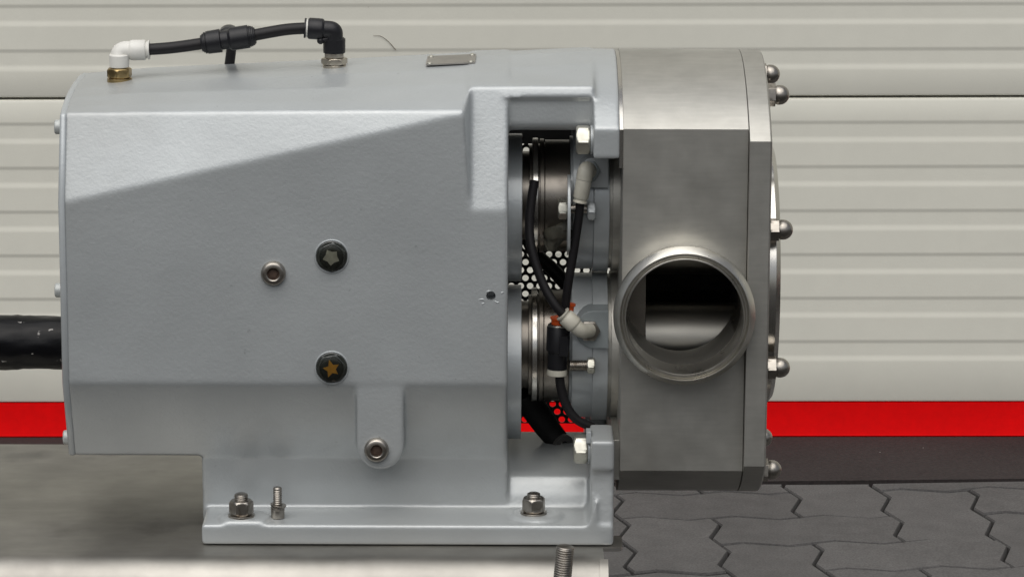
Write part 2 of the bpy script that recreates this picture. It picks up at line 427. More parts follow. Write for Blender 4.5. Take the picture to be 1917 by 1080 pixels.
bm = BM(); box(bm, P(1057, 1050, yr).x-0.03, P(1057, 1050, yr).x+0.03, yr-0.03, yfr-rb+0.0035, TZ-0.13, TZ-0.12)
obj('stud_bracket', bm, TRAYM, trayroot)
bm = BM(); top = P(1058.5, 1021, yr); low = P(1053, 1080, yr); dr = (top-low).normalized()
L = (top.z-(TZ-0.13))/dr.z
thread(bm, frame(top-dr*L, dr), 0.0079, 0, L, 0.0021, seg=28); obj('threaded_rod', bm, BOLT, trayroot)

# ------------------------------------------------------------------ pump
PX = P(700, 1016, 0).x
pump = empty('rotary_lobe_pump', (PX, YC, 0), 'grey painted rotary lobe pump with stainless steel head and open round port', 'pump')
zq = lambda px, py, Y: P(px, py, Y).z
xq = lambda px, py, Y: P(px, py, Y).x
def mir(front):                                    # front half section, top centre .. bottom centre -> closed loop
    back = [(2*YC-y, z) for y, z in reversed(front) if abs(y-YC) > 1e-6]
    return front+back
def topline(px):                                   # photo row of the casing top silhouette
    t = [(100, 155), (125, 154), (180, 147), (250, 141), (430, 131), (620, 122), (800, 112), (930, 104), (1110, 95), (1200, 95)]
    for (a, ya), (c, yc) in zip(t, t[1:]):
        if a <= px <= c: return ya+(yc-ya)*(px-a)/(c-a)
    return t[0][1]
def section(px, crease, facet, yk):
    zt = zq(px, topline(px), YC); zk = zq(px, crease, yk)
    s = [(YC, zt)]
    for t in (0.35, 0.65, 0.88):
        s.append((YC+(yk-YC)*t, zt+(zk-zt)*(t**(3.0-0.8*min(1, max(0, (px-122)/740))))))
    s += [(yk, zk), (0.0, zq(px, facet, 0)), (0.0, zq(500, 718, 0)), (0.036, zq(250, 853, 0.036)), (YC, zq(250, 853, 0.036))]
    return s
def sec_pts(px, s):
    x = xq(px, 540, 0.0)
    return [Vector((x, y, z)) for y, z in mir(s)]
def casing_top(x, y):                              # height of the casing top at a world place
    px = 958+(x/0.467e-3)
    s = section(min(max(px, 125), 862), 212+(px-125)*-5/737, 0 or 380, 0.026*(1-(px-125)/737))
    s = s[:5]
    for (ya, za), (yb_, zb_) in zip(s, s[1:]):
        if yb_ <= y <= ya: return za+(zb_-za)*(ya-y)/(ya-yb_)
    return s[0][1]
cb = BM()
rows = []
for px in (122, 250, 400, 550, 700, 862):
    t = (px-122)/(862-122)
    rows.append(sec_pts(px, section(px, 212-5*t, 380-166*t, 0.026*(1-t)+0.002)))
rows.append(sec_pts(869, section(869, 205, 214, 0.004)))
rows.append(sec_pts(880, section(880, 163, 395, 0.034)))
rows.append(sec_pts(951, section(951, 163, 395, 0.034)))
rings(cb, rows)
# upper bridge
zb1 = zq(1030, 246, 0.036)
def bridge(px): return mir([(YC, zq(px, topline(px), YC)), (0.085, zq(px, topline(px), YC)-0.004), (0.034, zq(px, 162, 0.034)), (0.030, zq(px, 183, 0.030)), (0.034, zq(px, 187, 0.034)), (0.034, zb1+0.006), (0.04, zb1), (YC, zb1)])
rings(cb, [[Vector((xq(px, 540, 0), y, z)) for y, z in bridge(px)] for px in (940, 1112)])
# adapter flange: arc-topped upper part
ze_t, ze_b = zq(1280, 242, 0), zq(1280, 881, 0); SAG = 0.047
def arc(y0, zed, sag, n, sgn):
    hw = YC-y0; Rr = (hw*hw+sag*sag)/(2*sag); zc = zed-sgn*(Rr-sag); a0 = math.asin(hw/Rr)
    return [(YC-Rr*math.sin(a0*(1-2*i/n)), zc+sgn*Rr*math.cos(a0*(1-2*i/n))) for i in range(n+1)]
xa0, xa1 = xq(1111, 270, 0), xq(1160.5, 270, 0)
a_top = arc(0.001, ze_t, SAG, 40, 1)
zcut = zq(1130, 299, 0)
prismX(cb, a_top+[(2*YC-0.001, zcut), (0.001, zcut)], xa0, xa1)
# leg, foot flange, lower bridge, lug
xl, xr = xq(378, 930, 0.036), xq(951, 800, 0)
zleg = zq(300, 866, 0.036)
prismX(cb, mir([(YC, zleg+0.05), (0.060, zleg+0.05), (0.0358, zq(600, 846, 0.0358)), (0.0375, zq(600, 870, 0.0375)), (0.041, zq(600, 945, 0.041)), (0.041, 0.002), (YC, 0.002)]), xl, xr)
FZ = zq(600, 982, -0.015)
xf1 = xq(1149, 1000, -0.015)
box(cb, xq(377, 1000, -0.015), xf1, -0.015, 2*YC+0.015, -0.003, FZ)
zl = zq(1020, 889, 0.053)
prismX(cb, mir([(YC, zl+0.004), (0.09, zl+0.003), (0.062, zl+0.001), (0.054, zl-0.001), (0.049, zq(1020, 905, 0.049)), (0.044, zq(1020, 925, 0.044)), (0.036, 0.004), (YC, 0.004)]), xr-0.01, xq(1112, 900, 0))
xg0, xg1 = xq(1106, 850, 0), xq(1152, 850, 0)
z826, z880 = zq(1130, 826, 0), zq(1130, 880, 0)
yl = -0.012; zy = lambda py, Y: zq(1130, py, Y)
lug = [(0.05, z826-0.06), (0.05, z826-0.004), (0.042, zy(826, yl)+0.0015), (yl, zy(826, yl)), (yl, zy(880, yl)), (yl+0.0035, zy(885, yl)), (yl+0.0035, zy(905, yl)), (-0.0145, zy(1000, -0.0145)), (-0.0148, -0.003), (0.06, -0.003)]
prismX(cb, lug, xg0, xf1); prismX(cb, [(2*YC-y, z) for y, z in lug], xg0, xf1)
box(cb, xg0, xf1, 0.045, 2*YC-0.045, -0.003, zl-0.006)
rings(cb, [[Vector((x, y, z)) for x, z in ((xq(1095, 960, 0)-r*0.0, FZ-0.004), (xg0+0.006, FZ-0.004), (xg0+0.006, zq(1100, 925, 0)))] for r, y in ((0, -0.0148), (0, 0.04))])
# flush boss with a rounded end on the tapering flank
bx0, bx1 = xq(668, 840, 0), xq(756, 840, 0); rr = (bx1-bx0)/2; bz = zq(705, 880, 0)+rr
pts = [(bx0, zq(705, 700, 0)), (bx1, zq(705, 700, 0))]+[((bx0+bx1)/2+rr*math.cos(R(-a)), bz+rr*math.sin(R(-a))) for a in range(0, 181, 15)]
prismY(cb, list(reversed(pts)), 0.0005, 0.06)
# spot faces round the foot bolts
NUTS = [(452, 966), (999, 961)]
for px, py in NUTS:
    c = G(px+6, py, FZ+0.003); sb = BM(); lathe(sb, [(-0.006, 0.0245), (0.0034, 0.0225)], frame((c.x, c.y+0.002, FZ), ZA), 40)
    for v in sb.verts: v.co.y = max(v.co.y, -0.0142)
    me = bpy.data.meshes.new('t'); sb.to_mesh(me); sb.free(); cb.from_mesh(me); bpy.data.meshes.remove(me)
bmesh.ops.recalc_face_normals(cb, faces=cb.faces)
casing = obj('casing', cb, PAINT, pump, 180)
md = casing.modifiers.new('r', 'REMESH'); md.mode = 'VOXEL'; md.voxel_size = 0.0016; md.use_smooth_shade = True
md = casing.modifiers.new('s', 'SMOOTH'); md.factor = 0.5; md.iterations = 14
eval_mesh(casing)
hc = P(919, 554, 0)
bm = BM(); lathe(bm, [(0, 0.0042), (0.03, 0.0042)], frame(Vector((hc.x, -0.01, hc.z)), YA), 24)
cut(casing, [bm], 'FAST')
for p in casing.data.polygons: p.use_smooth = True
casing.data.set_sharp_from_angle(angle=R(70))
bm = BM()                                         # paint chipped up round the drilled hole
for pts in ([(893, 562), (903, 560), (909, 564)], [(908, 548), (914, 545), (921, 544)], [(925, 562), (931, 566), (934, 564)], [(900, 569), (908, 567)], [(936, 548), (944, 547)]):
    tube(bm, [P(a, c, 0.0004) for a, c in pts], lambda t: 0.0008*(1-abs(2*t-1)**2)+0.0002, 8, 6)
obj('paint_chips', bm, PAINT, pump)

# end cover at the left
bm = BM()
rows = []
for px in (109, 122.5):
    s = section(126, 214, 380, 0.027)
    s = [(y-(0.001 if abs(y-YC) > 1e-6 else 0), z) for y, z in s]
    rows.append([Vector((xq(px, 400, 0), y, z)) for y, z in mir(s)])
rings(bm, rows)
ec = obj('end_cover', bm, PAINTS, pump, 20)
md = ec.modifiers.new('b', 'BEVEL'); md.width = 0.0022; md.segments = 2; md.limit_method = 'ANGLE'; md.angle_limit = R(50); eval_mesh(ec); finish(ec.data, 40)
bm = BM(); hexnut(bm, Matrix(), 0.0125, 0.0085); hx = shared('bolt_head', bm, PBOLT)
bm = BM(); lathe(bm, [(0, 0.0064), (0.0062, 0.0064), (0.0072, 0.0055)], Matrix(), 24); cap = shared('cap_screw', bm, PBOLT)
for (py, yy) in ((238, 0.045), (543, 0.02), (818, 0.055)):
    xx = xq(109, 400, 0)
    place('bolt', cap, ec, frame((xx+0.0005, yy, zq(104, py, yy)), -XA))
    place('bolt', cap, ec, frame((xx+0.0005, 2*YC-yy, zq(104, py, yy)), -XA))

# drive shaft wrapped in black film
zsl, zsu = zq(1010, 645, YC), zq(1010, 366, YC)    # lower and upper shaft heights
bm = BM(); xs1 = xq(120, 640, 0)-0.002; xs0 = xs1-0.5; prof = []; zs = zq(60, 641, YC)
for i in range(90):
    t = i/89; prof.append((xs0+(xs1-xs0)*t, 0.0242+0.0003*random.random()+(0.0008 if t < 0.895 else 0)))
lathe(bm, [(a-xs0, r) for a, r in prof], frame((xs0, YC, zs), XA), 40); 
for v in bm.verts:
    a = math.atan2(v.co.y-YC, v.co.z-zs); k_ = 1+0.012*math.sin(3*a+v.co.x*55)+0.010*math.sin(7*a-v.co.x*130)+0.006*math.sin(11*a+v.co.x*240)
    v.co.y = YC+(v.co.y-YC)*k_; v.co.z = zs+(v.co.z-zs)*k_
obj('drive_shaft', bm, WRAP, pump, 60)

# pump head
hx0, hx1 = xq(1164, 560, 0), xq(1396, 560, 0)
oval = arc(0, ze_t, SAG, 48, 1)+list(reversed(arc(0, ze_b, SAG, 48, -1)))
bm = BM(); prismX(bm, oval, hx0, hx1)
head = obj('pump_head', bm, STEEL, pump)
pc = P(1282, 595, -0.036)
off = pump.location
bores = []
bm = BM(); lathe(bm, [(0, 0.0506), (0.125, 0.0506)], frame(Vector((pc.x, -0.06, pc.z)), YA), 96); bores.append(bm)
cx0 = xq(1208, 590, 0.064); cx1 = hx1+0.01
for zz in (zsl, zsu):
    bm = BM(); lathe(bm, [(0, 0.080), (cx1-cx0, 0.080)], frame(Vector((cx0, YC, zz)), XA), 96); bores.append(bm)
bm = BM(); box(bm, cx0+0.0002, cx1-0.0001, 0.058, YC, zsl, zsu); bores.append(bm)
cut(head, bores); finish(head.data, 30)
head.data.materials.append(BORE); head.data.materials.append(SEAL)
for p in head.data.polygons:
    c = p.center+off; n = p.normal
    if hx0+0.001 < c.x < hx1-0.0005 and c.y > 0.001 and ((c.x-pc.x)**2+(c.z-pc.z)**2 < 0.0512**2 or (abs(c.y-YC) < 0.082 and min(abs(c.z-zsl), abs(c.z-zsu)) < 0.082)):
        p.material_index = 2 if abs(n.y) > 0.9 or abs(n.x) > 0.9 else 1  # end faces take the darkest steel to deepen the shade in the recess
# ferrule of the suction port
bm = BM()
ro = 0.0616; rbk = 0.0506
torus_lathe(bm, [(-0.0352, rbk), (-0.036, rbk+0.0005), (-0.036, rbk+0.0013), (-0.0355, rbk+0.0017), (-0.0322, rbk+0.0021), (-0.0315, rbk+0.0028), (-0.0315, rbk+0.0038), (-0.0322, rbk+0.0045),
                 (-0.0352, rbk+0.0050), (-0.0358, rbk+0.0054), (-0.0358, rbk+0.0061), (-0.0352, rbk+0.0066), (-0.0287, ro), (-0.0282, ro+0.0002), (-0.0255, ro+0.0002), (-0.0250, ro-0.0002), (-0.0205, 0.0575), (-0.0180, 0.0568), (0.0008, 0.0568), (0.0008, rbk)], frame((pc.x, 0, pc.z), YA), 128)
obj('port_ferrule', bm, FERR, head, 24)
# rotors
def rotor(zz, phase, name='rotor'):
    bm = BM(); pts = []; rh_ = 0.033; cr, ea, eb = 0.053, 0.0190, 0.0270
    for k in (0, 1):
        b0 = phase+k*math.pi; ca_, sa_ = math.cos(b0), math.sin(b0)
        for i in range(25):
            a = R(-100+200*i/24); u = cr+ea*math.cos(a); v = eb*math.sin(a)
            pts.append((YC+u*ca_-v*sa_, zz+u*sa_+v*ca_))
        for i in range(14): a = b0+R(38)+(math.pi-R(76))*i/13; pts.append((YC+rh_*math.cos(a), zz+rh_*math.sin(a)))
    prismX(bm, pts, cx0+0.0006, hx1-0.002); return obj(name, bm, ROTM, pump, 40)
wz = P(1285, 613, 0.066).z
phr = math.pi-math.asin((wz-zsl)/0.0715)
rotor(zsl, phr); rotor(zsu, phr+R(90))
# front cover
yc0 = -0.013
vx0, vx1 = xq(1400, 500, yc0), xq(1441.5, 500, yc0)
zct, zcb = zq(1422, 265, yc0), zq(1415, 873, yc0)
hw = YC; Rr = (hw*hw+SAG*SAG)/(2*SAG)
sag2 = zq(1300, 90, YC)-zct+0.001
sag2 = (ze_t+SAG)-zct; sag3 = zcb-(ze_b-SAG)
ov2 = arc(yc0, zct, sag2, 48, 1)+list(reversed(arc(yc0, zcb, sag3, 48, -1)))
bm = BM()
def inset(poly, d):
    cyy = YC; czz = (zct+zcb)/2; out = []
    n = len(poly)
    for i in range(n):
        p0, p1, p2 = Vector(poly[i-1]), Vector(poly[i]), Vector(poly[(i+1) % n])
        e1 = (p1-p0).normalized(); e2 = (p2-p1).normalized()
        nn = Vector((-(e1+e2).y, (e1+e2).x)).normalized()
        if nn.dot(Vector((cyy, czz))-p1) < 0: nn = -nn
        out.append(tuple(p1+nn*d/max(0.5, nn.dot(Vector((-e1.y, e1.x)) if Vector((-e1.y, e1.x)).dot(nn) > 0 else -Vector((-e1.y, e1.x))))))
    return out
rows = [[Vector((x, y, z)) for y, z in pl] for x, pl in ((hx1+0.0006, inset(ov2, 0.0010)), (vx0, ov2), (vx1-0.0015, ov2), (vx1, inset(ov2, 0.0018)))]
rings(bm, rows); cover = obj('front_cover', bm, STEEL, pump, 25)
zm = (zq(1440, 268, YC)+zq(1440, 746, YC))/2; rd = (zq(1440, 268, YC)-zq(1440, 746, YC))/2
xd = xq(1463.5, 500, YC-rd)
bm = BM(); lathe(bm, [(0, rd), (xd-vx1-0.004, rd), (xd-vx1, rd-0.005)], frame((vx1-0.0002, YC, zm), XA), 128); obj('bearing_boss', bm, STEELB, cover)
# dome nuts
bm = BM(); hexnut(bm, Matrix(), 0.0180, 0.0085, True, False)
rdm = 0.0088
lathe(bm, [(0.0084, 0.0079), (0.0105, rdm), (0.0125, rdm)]+[(0.0125+rdm*0.98*math.sin(R(a)), max(rdm*math.cos(R(a)), 1e-5)) for a in (15, 30, 45, 60, 72, 82, 90)], Matrix(), 32)
dome = shared('dome_nut', bm, BOLT, 35)
z2 = zq(1450, 178, 0.075); z6 = zq(1445, 879, 0.075); z3 = zq(1455, 430, 0.006); z4 = zq(1450, 688, 0.006)
for yy, zz, rot in ((0.075, z2, 20), (2*YC-0.075, z2, 5), (0.006, z3, 0), (0.006, z4, 0), (2*YC-0.006, z3, 10), (2*YC-0.006, z4, 12), (0.075, z6, 20), (2*YC-0.075, z6, 8)):
    place('dome_nut', dome, cover, frame((vx1-0.0002, yy, zz), XA) @ Matrix.Rotation(R(rot), 4, 'Z'))
# ring gasket edges between flange and head
bm = BM(); ovg = inset(oval, 0.0012); prismX(bm, [p for p in arc(0.0022, ze_t-0.001, SAG-0.0005, 40, 1)]+[(2*YC-0.002, zcut-0.008), (0.0022, zcut-0.008)], xa1-0.0002, hx0+0.0002)
obj('gasket', bm, STEELB, head)
bm = BM(); prismX(bm, [(0.012, z826-0.002), (2*YC-0.012, z826-0.002), (2*YC-0.012, z880-0.012), (0.012, z880-0.012)], xf1-0.0005, hx0+0.0002); obj('gasket', bm, STEEL, head)

# ------------------------------------------------------------------ seals in the window
def turned(name, zz, segs, m, parent, seg=64):
    bm = BM(); prof = []
    for a, c, r in segs:
        prof += [(xq(a, 540, YC-r), r), (xq(c, 540, YC-r), r)]
    lathe(bm, [(p-prof[0][0], r) for p, r in prof], frame((prof[0][0], YC, zz), XA), seg); return obj(name, bm, m, parent, 30)
for zz, rb_ in ((zsu, 0.0655), (zsl, 0.0655)):
    turned('bearing_cover', zq(960, 388, YC) if zz == zsu else zq(960, 677, YC), [(940, 977, 0.0668 if zz == zsu else 0.0705)], PAINTS, pump)
    s = turned('shaft_seal', zz, [(970, 990, 0.040), (990.5, 996, 0.046), (996.5, 1007, 0.0515), (1007.5, 1010, 0.047), (1010.5, 1018, 0.0515), (1018.5, 1020, 0.048), (1020, 1066, 0.0505)], SEAL, pump)
    turned('clamp_ring', zz, [(997.5, 1006.5, 0.0522)], STEELB, s)
    # painted seal housing with flange
    hsg = turned('seal_housing', zz, [(1067, 1072, 0.054), (1072, 1110, 0.0660), (1111, 1140, 0.0684)], PAINTS, pump)
    turned('head_hub', zz, [(1139, 1146, 0.0655), (1146, 1170, 0.0682)], STEEL, head)
# upper housing ear with elbow fitting
bm = BM(); ear = []
ex, ez = xq(1112, 320, 0.062), zq(1112, 322, 0.062)
for a in range(0, 181, 15): ear.append((ex-0.0135*math.sin(R(a)), ez+0.0135*math.cos(R(a))))
ear = [(xq(1139, 300, 0.062), ez+0.0135)]+ear+[(xq(1139, 350, 0.062), ez-0.0135)]
prismY(bm, ear, 0.058, 0.10); obj('fitting_boss', bm, PAINTS, pump)
bm = BM(); ear = []
ez2 = zq(1110, 616, 0.058); ex2 = xq(1112, 616, 0.058)
for a in range(0, 181, 15): ear.append((ex2-0.017*math.sin(R(a)), ez2+0.017*math.cos(R(a))))
ear = [(xq(1139, 600, 0.058), ez2+0.017)]+ear+[(xq(1139, 640, 0.058), ez2-0.017)]
prismY(bm, ear, 0.056, 0.10); obj('fitting_boss', bm, PAINTD, pump)
def elbow(name, base, corner, end, r1, r2, m, parent, collar=None, collar_m=None, bend=0.9):
    """moulded push-in elbow: short leg base->corner, barrel corner->end"""
    base, corner, end = Vector(base), Vector(corner), Vector(end)
    bm = BM(); d1 = (corner-base).normalized(); d2 = (end-corner).normalized()
    pts = [base]; c0 = corner-d1*r1*bend; c1 = corner+d2*r1*bend
    for i in range(9):
        t = i/8; pts.append((1-t)**2*c0+2*t*(1-t)*corner+t*t*c1)
    pts.append(corner+d2*r1*1.35)
    tube(bm, pts, r1, 28, smooth=False)
    Lb = (end-corner).length-r1*1.1
    lathe(bm, [(0, r1*0.98), (r2*0.12, r2*0.97), (r2*0.25, r2), (Lb-0.0012, r2), (Lb, r2-0.0008)], frame(corner+d2*r1*1.1, d2), 32)
    o = obj(name, bm, m, parent, 40)
    bm = BM(); lathe(bm, [(0, r2*0.80), (0.002, r2*0.80), (0.0021, r2*0.93), (0.0036, r2*0.93)], frame(end-d2*0.0002, d2), 32)
    obj('release_collar', bm, collar_m or m, o, 40)
    return o
yE = 0.045
elbow('elbow_fitting', P(1103, 320, 0.058), P(1097, 316, yE), P(1087, 372, yE), 0.0072, 0.0069, GPLAS, pump)
elbow('elbow_fitting', P(1104, 618, 0.052), P(1088, 620, yE-0.004), P(1058, 592, yE-0.004), 0.0066, 0.0078, GPLAS, pump)
bm = BM(); hexnut(bm, frame(P(1103, 320, 0.0585), -YA), 0.0170, 0.004); obj('fitting_nut', bm, PAINTD, pump)
bm = BM(); hexnut(bm, frame(P(1103, 618, 0.0565), -YA), 0.0170, 0.005); obj('fitting_nut', bm, BOLT, pump)
# hoses inside the window
def hose(pts, r, m=HOSE, name='hose', seg=16):
    bm = BM(); tube(bm, pts, r, seg); return obj(name, bm, m, pump, 60)
hose([P(1087, 372, yE), P(1083, 410, yE+0.002), P(1074, 470, yE+0.004), P(1064, 530, yE+0.006), P(1057, 585, yE+0.01), P(1054, 605, yE+0.012)], 0.0039)
hose([P(1001, 338, 0.06), P(995, 375, 0.058), P(991, 420, 0.055), P(996, 470, 0.05), P(1016, 530, 0.045), P(1040, 572, 0.041), P(1060, 594, 0.041)], 0.0041)
hose([P(985, 440, 0.20), P(1003, 475, 0.19), P(1035, 505, 0.19), P(1070, 545, 0.19), P(1090, 570, 0.19)], 0.0065)
hose([P(1047, 695, 0.06), P(1050, 725, 0.06), P(1061, 760, 0.06), P(1080, 785, 0.06), P(1110, 800, 0.062)], 0.0042)
# lower valve body with orange collets
bm = BM(); c = P(1046, 606, 0.062); e = P(1043, 690, 0.062); d = (e-c).normalized()
lathe(bm, [(0, 0.0085), (0.003, 0.0105), (0.024, 0.0105), (0.026, 0.0088), ((e-c).length, 0.0088)], frame(c, d), 28)
box(bm, xq(1048, 640, 0.05), xq(1064, 640, 0.05), 0.049, 0.072, zq(1050, 664, 0.055), zq(1050, 628, 0.055))
valve = obj('check_valve', bm, BPLAS, pump, 35)
bm = BM(); lathe(bm, [(0, 0.0086), (0.0025, 0.0092), (0.0055, 0.0092), (0.0062, 0.006)], frame(e, d), 28); obj('collar', bm, GPLAS, valve)
bm = BM(); torus_lathe(bm, [(0, 0.0086), (0.001, 0.0098), (0.002, 0.0098), (0.002, 0.0086)], frame(c, d), 28); obj('ring', bm, STEELB, valve)
bm = BM(); lathe(bm, [(0, 0.0068), (0.0035, 0.0068), (0.0045, 0.0078), (0.006, 0.0078)], frame(c, -d), 28); obj('collet', bm, ORANGE, valve)
cc = P(1064, 574, 0.06)
bm = BM(); lathe(bm, [(0, 0.0045), (0.006, 0.0045), (0.0065, 0.0056), (0.0082, 0.0056)], frame(cc+Vector((0, 0.004, -0.006)), (0.15, 0, 1)), 24); obj('collet', bm, ORANGE, valve)
# thick black hose with its end socket lying on the lower bridge
bm = BM(); tube(bm, [P(975, 730, 0.14), P(998, 762, 0.15), P(1023, 798, 0.155), P(1044, 824, 0.155)], lambda t: 0.0135-0.003*t, 24)
th = obj('drain_hose', bm, RUBBER, pump, 60)
bm = BM(); c = P(1049, 828, 0.152); torus_lathe(bm, [(-0.004, 0.0045), (-0.004, 0.0090), (0.004, 0.0102), (0.006, 0.0102), (0.006, 0.0045)], frame(c, (0.5, -0.75, -0.25)), 28); obj('hose_end', bm, mat('grey_rubber', (0.06, 0.058, 0.055), 0.55), th)
# gland bolts
bm = BM(); hexnut(bm, Matrix(), 0.0165, 0.0085); gb = shared('gland_bolt', bm, ZINC)
place('gland_bolt', gb, pump, frame(P(1044.5, 391, 0.065), XA) @ Matrix.Rotation(R(15), 4, 'Z'))
bm = BM(); hexnut(bm, frame(P(1099, 394, 0.06), XA), 0.0155, 0.0075); obj('gland_nut', bm, PAINTS, pump)
bm = BM(); lathe(bm, [(0, 0.0042), (0.03, 0.0042)], frame(P(1050, 391, 0.064), XA), 20); obj('gland_stud', bm, BOLT, pump)
bm = BM(); pl = [(0.064+0.034*math.cos(R(a))*0.8, zq(1065, 404, 0.06)+0.036*math.sin(R(a))) for a in range(0, 360, 12)]
prismX(bm, pl, xq(1062, 400, 0.06), xq(1067.5, 400, 0.06)); obj('gland_plate', bm, PAINTS, pump)
bm = BM(); thread(bm, frame(P(1066, 684, 0.056), XA), 0.0052, 0, 0.018, 0.0016, False); obj('gland_stud', bm, BOLT, pump)
bm = BM(); hexnut(bm, frame(P(1099, 684, 0.056), XA), 0.0130, 0.0068); obj('gland_nut', bm, ZINC, pump)
# crumpled dried grease hanging below the upper seal
bm = BM(); rows = []
for i in range(9):
    t = i/8; cx = xq(1058-30*t, 415+48*t, 0.09); cz = zq(1050, 412+50*t, 0.09); r = 0.006+0.008*math.sin(math.pi*min(1, t+0.15))
    rows.append([Vector((cx+r*math.cos(2*math.pi*k/14)*(1+0.3*random.uniform(-1, 1)), 0.088+r*0.6*math.sin(2*math.pi*k/14), cz+0.004*random.uniform(-1, 1))) for k in range(14)])
rings(bm, rows); obj('grease_lump', bm, GREASE, pump, 60)
# flange bolts behind the adapter
bm = BM(); hexnut(bm, Matrix(), 0.0232, 0.0125); fb = shared('flange_bolt', bm, ZINC)
bm = BM(); torus_lathe(bm, [(0, 0.006), (0, 0.0128), (0.0022, 0.0128), (0.0022, 0.006)], Matrix(), 40); fw = shared('washer', bm, PAINTS)
for py, yy, xx in ((262, 0.022, xa0), (840, 0.022, xg0)):
    for y2 in (yy, 2*YC-yy):
        zz = zq(1092, py, yy)
        bo = place('flange_bolt', fb, pump, frame((xx-0.0022, y2, zz), -XA))
        w_ = place('washer', fw, pump, frame((xx+0.0001, y2, zz), -XA))
bm = BM(); box(bm, xq(1097, 805, 0.02), xg0+0.0004, 0.006, 0.02, zq(1100, 822, 0.02), zq(1100, 801, 0.02)); obj('lug_pad', bm, PAINTS, pump)

# perforated guard on the far side
YG = 2*YC+0.012
ph_, pv_, rh = 0.0089, 0.0077, 0.0031
gx0, gx1 = xq(940, 500, YG), xq(1125, 500, YG); gz0, gz1 = zq(1000, 792, YG), zq(1000, 225, YG)
bm = BM(); nr = int((gz1-gz0)/pv_); nc = int((gx1-gx0)/ph_); sg = 16
for j in range(nr):
    for i in range(nc):
        cx = gx0+(i+0.5+(0.5 if j % 2 else 0))*ph_; cz = gz0+(j+0.5)*pv_
        ins_, out_ = [], []
        for k in range(sg):
            a = 2*math.pi*k/sg; dx, dz = math.cos(a), math.sin(a)
            s = min((ph_/2)/abs(dx) if abs(dx) > 1e-6 else 9, (pv_/2)/abs(dz) if abs(dz) > 1e-6 else 9)
            ins_.append((cx+rh*dx, cz+rh*dz)); out_.append((cx+s*dx, cz+s*dz))
        va = [bm.verts.new((x, YG, z)) for x, z in ins_]; vb = [bm.verts.new((x, YG, z)) for x, z in out_]
        vc = [bm.verts.new((x, YG+0.0012, z)) for x, z in ins_]
        for k in range(sg):
            k2 = (k+1) % sg
            bm.faces.new((va[k], va[k2], vb[k2], vb[k])); bm.faces.new((va[k2], va[k], vc[k], vc[k2]))
        # square off the corners of the cell
        for sx in (-1, 1):
            for sz in (-1, 1):
                p = bm.verts.new((cx+sx*ph_/2, YG, cz+sz*pv_/2))
                near = sorted(vb, key=lambda v: (v.co-p.co).length)[:2]
                bm.faces.new((p, near[0], near[1]))
guard = obj('perforated_guard', bm, BLACK, pump, 30)
bm = BM(); box(bm, gx0, gx1, YG-0.004, YG-0.002, zq(1000, 268, YG), gz1+0.01); obj('guard_rim', bm, BLACK, guard)
for xx in (gx0-0.004, gx1):
    bm = BM(); box(bm, xx, xx+0.006, YG-0.001, YG+0.004, gz0, gz1); obj('guard_edge', bm, BLACK, guard)
# ------------------------------------------------------------------ small parts on the flank
def socket_plug(px, py, r):
    c = P(px, py, 0); M = frame((c.x, 0.001, c.z), -YA); bm = BM()
    torus_lathe(bm, [(0, r*0.50), (0, r), (0.004, r), (0.0062, r*0.86), (0.0066, r*0.8), (0.0066, r*0.56), (0.0060, r*0.50)], M, 48)
    o = obj('socket_plug', bm, BOLT, pump, 35)
    bm = BM(); lathe(bm, [(0, r*0.52), (0.0022, r*0.5)], M, 32); hexnut(bm, M, r*0.62, 0.0034, False, False)
    obj('socket', bm, SOCK, o, 30)
    return o
socket_plug(512, 511, 0.0108); socket_plug(705, 841, 0.0108)
def sight_glass(px, py, star):
    c = P(px, py, 0); M = frame((c.x, 0.0005, c.z), -YA); bm = BM()
    torus_lathe(bm, [(0, 0.0135), (0, 0.0152), (0.0012, 0.0152), (0.0014, 0.0149), (0.0014, 0.0140), (0.0006, 0.0138)], M, 64)
    o = obj('sight_glass', bm, PAINTS, pump, 40)
    bm = BM(); lathe(bm, [(-0.001, 0.0136), (0.0010, 0.0136), (0.0014, 0.0130)], M, 48)
    hexnut(bm, M @ Matrix.Rotation(R(10 if star else 24), 4, 'Z') @ Matrix.Translation((0, 0, 0.0008)), 0.0228, 0.0040, False, True)
    obj('body', bm, GLASSB, o, 18)
    bm = BM(); pts = []; n = 5
    for i in range(10):
        a = R(90+36*i+(14 if star else 30)); r = (0.0078 if star else 0.0076) if i % 2 == 0 else (0.0040 if star else 0.0052); r *= random.uniform(0.9, 1.08)
        pts.append(Vector((r*math.cos(a), r*math.sin(a), 0)))
    rings(bm, [[M @ (p+Vector((0, 0, 0.0040))) for p in pts], [M @ (p+Vector((0, 0, 0.0052))) for p in pts]]); obj('indicator', bm, AMBER if star else GREYIND, o, 30)
    bm = BM(); lathe(bm, [(0.0046, 0.0106), (0.0058, 0.0102), (0.0062, 0.0090), (0.0064, 0.0060)], M, 48, False, True); obj('lens', bm, LENS, o, 30)
sight_glass(621, 480, False); sight_glass(621, 688, True)

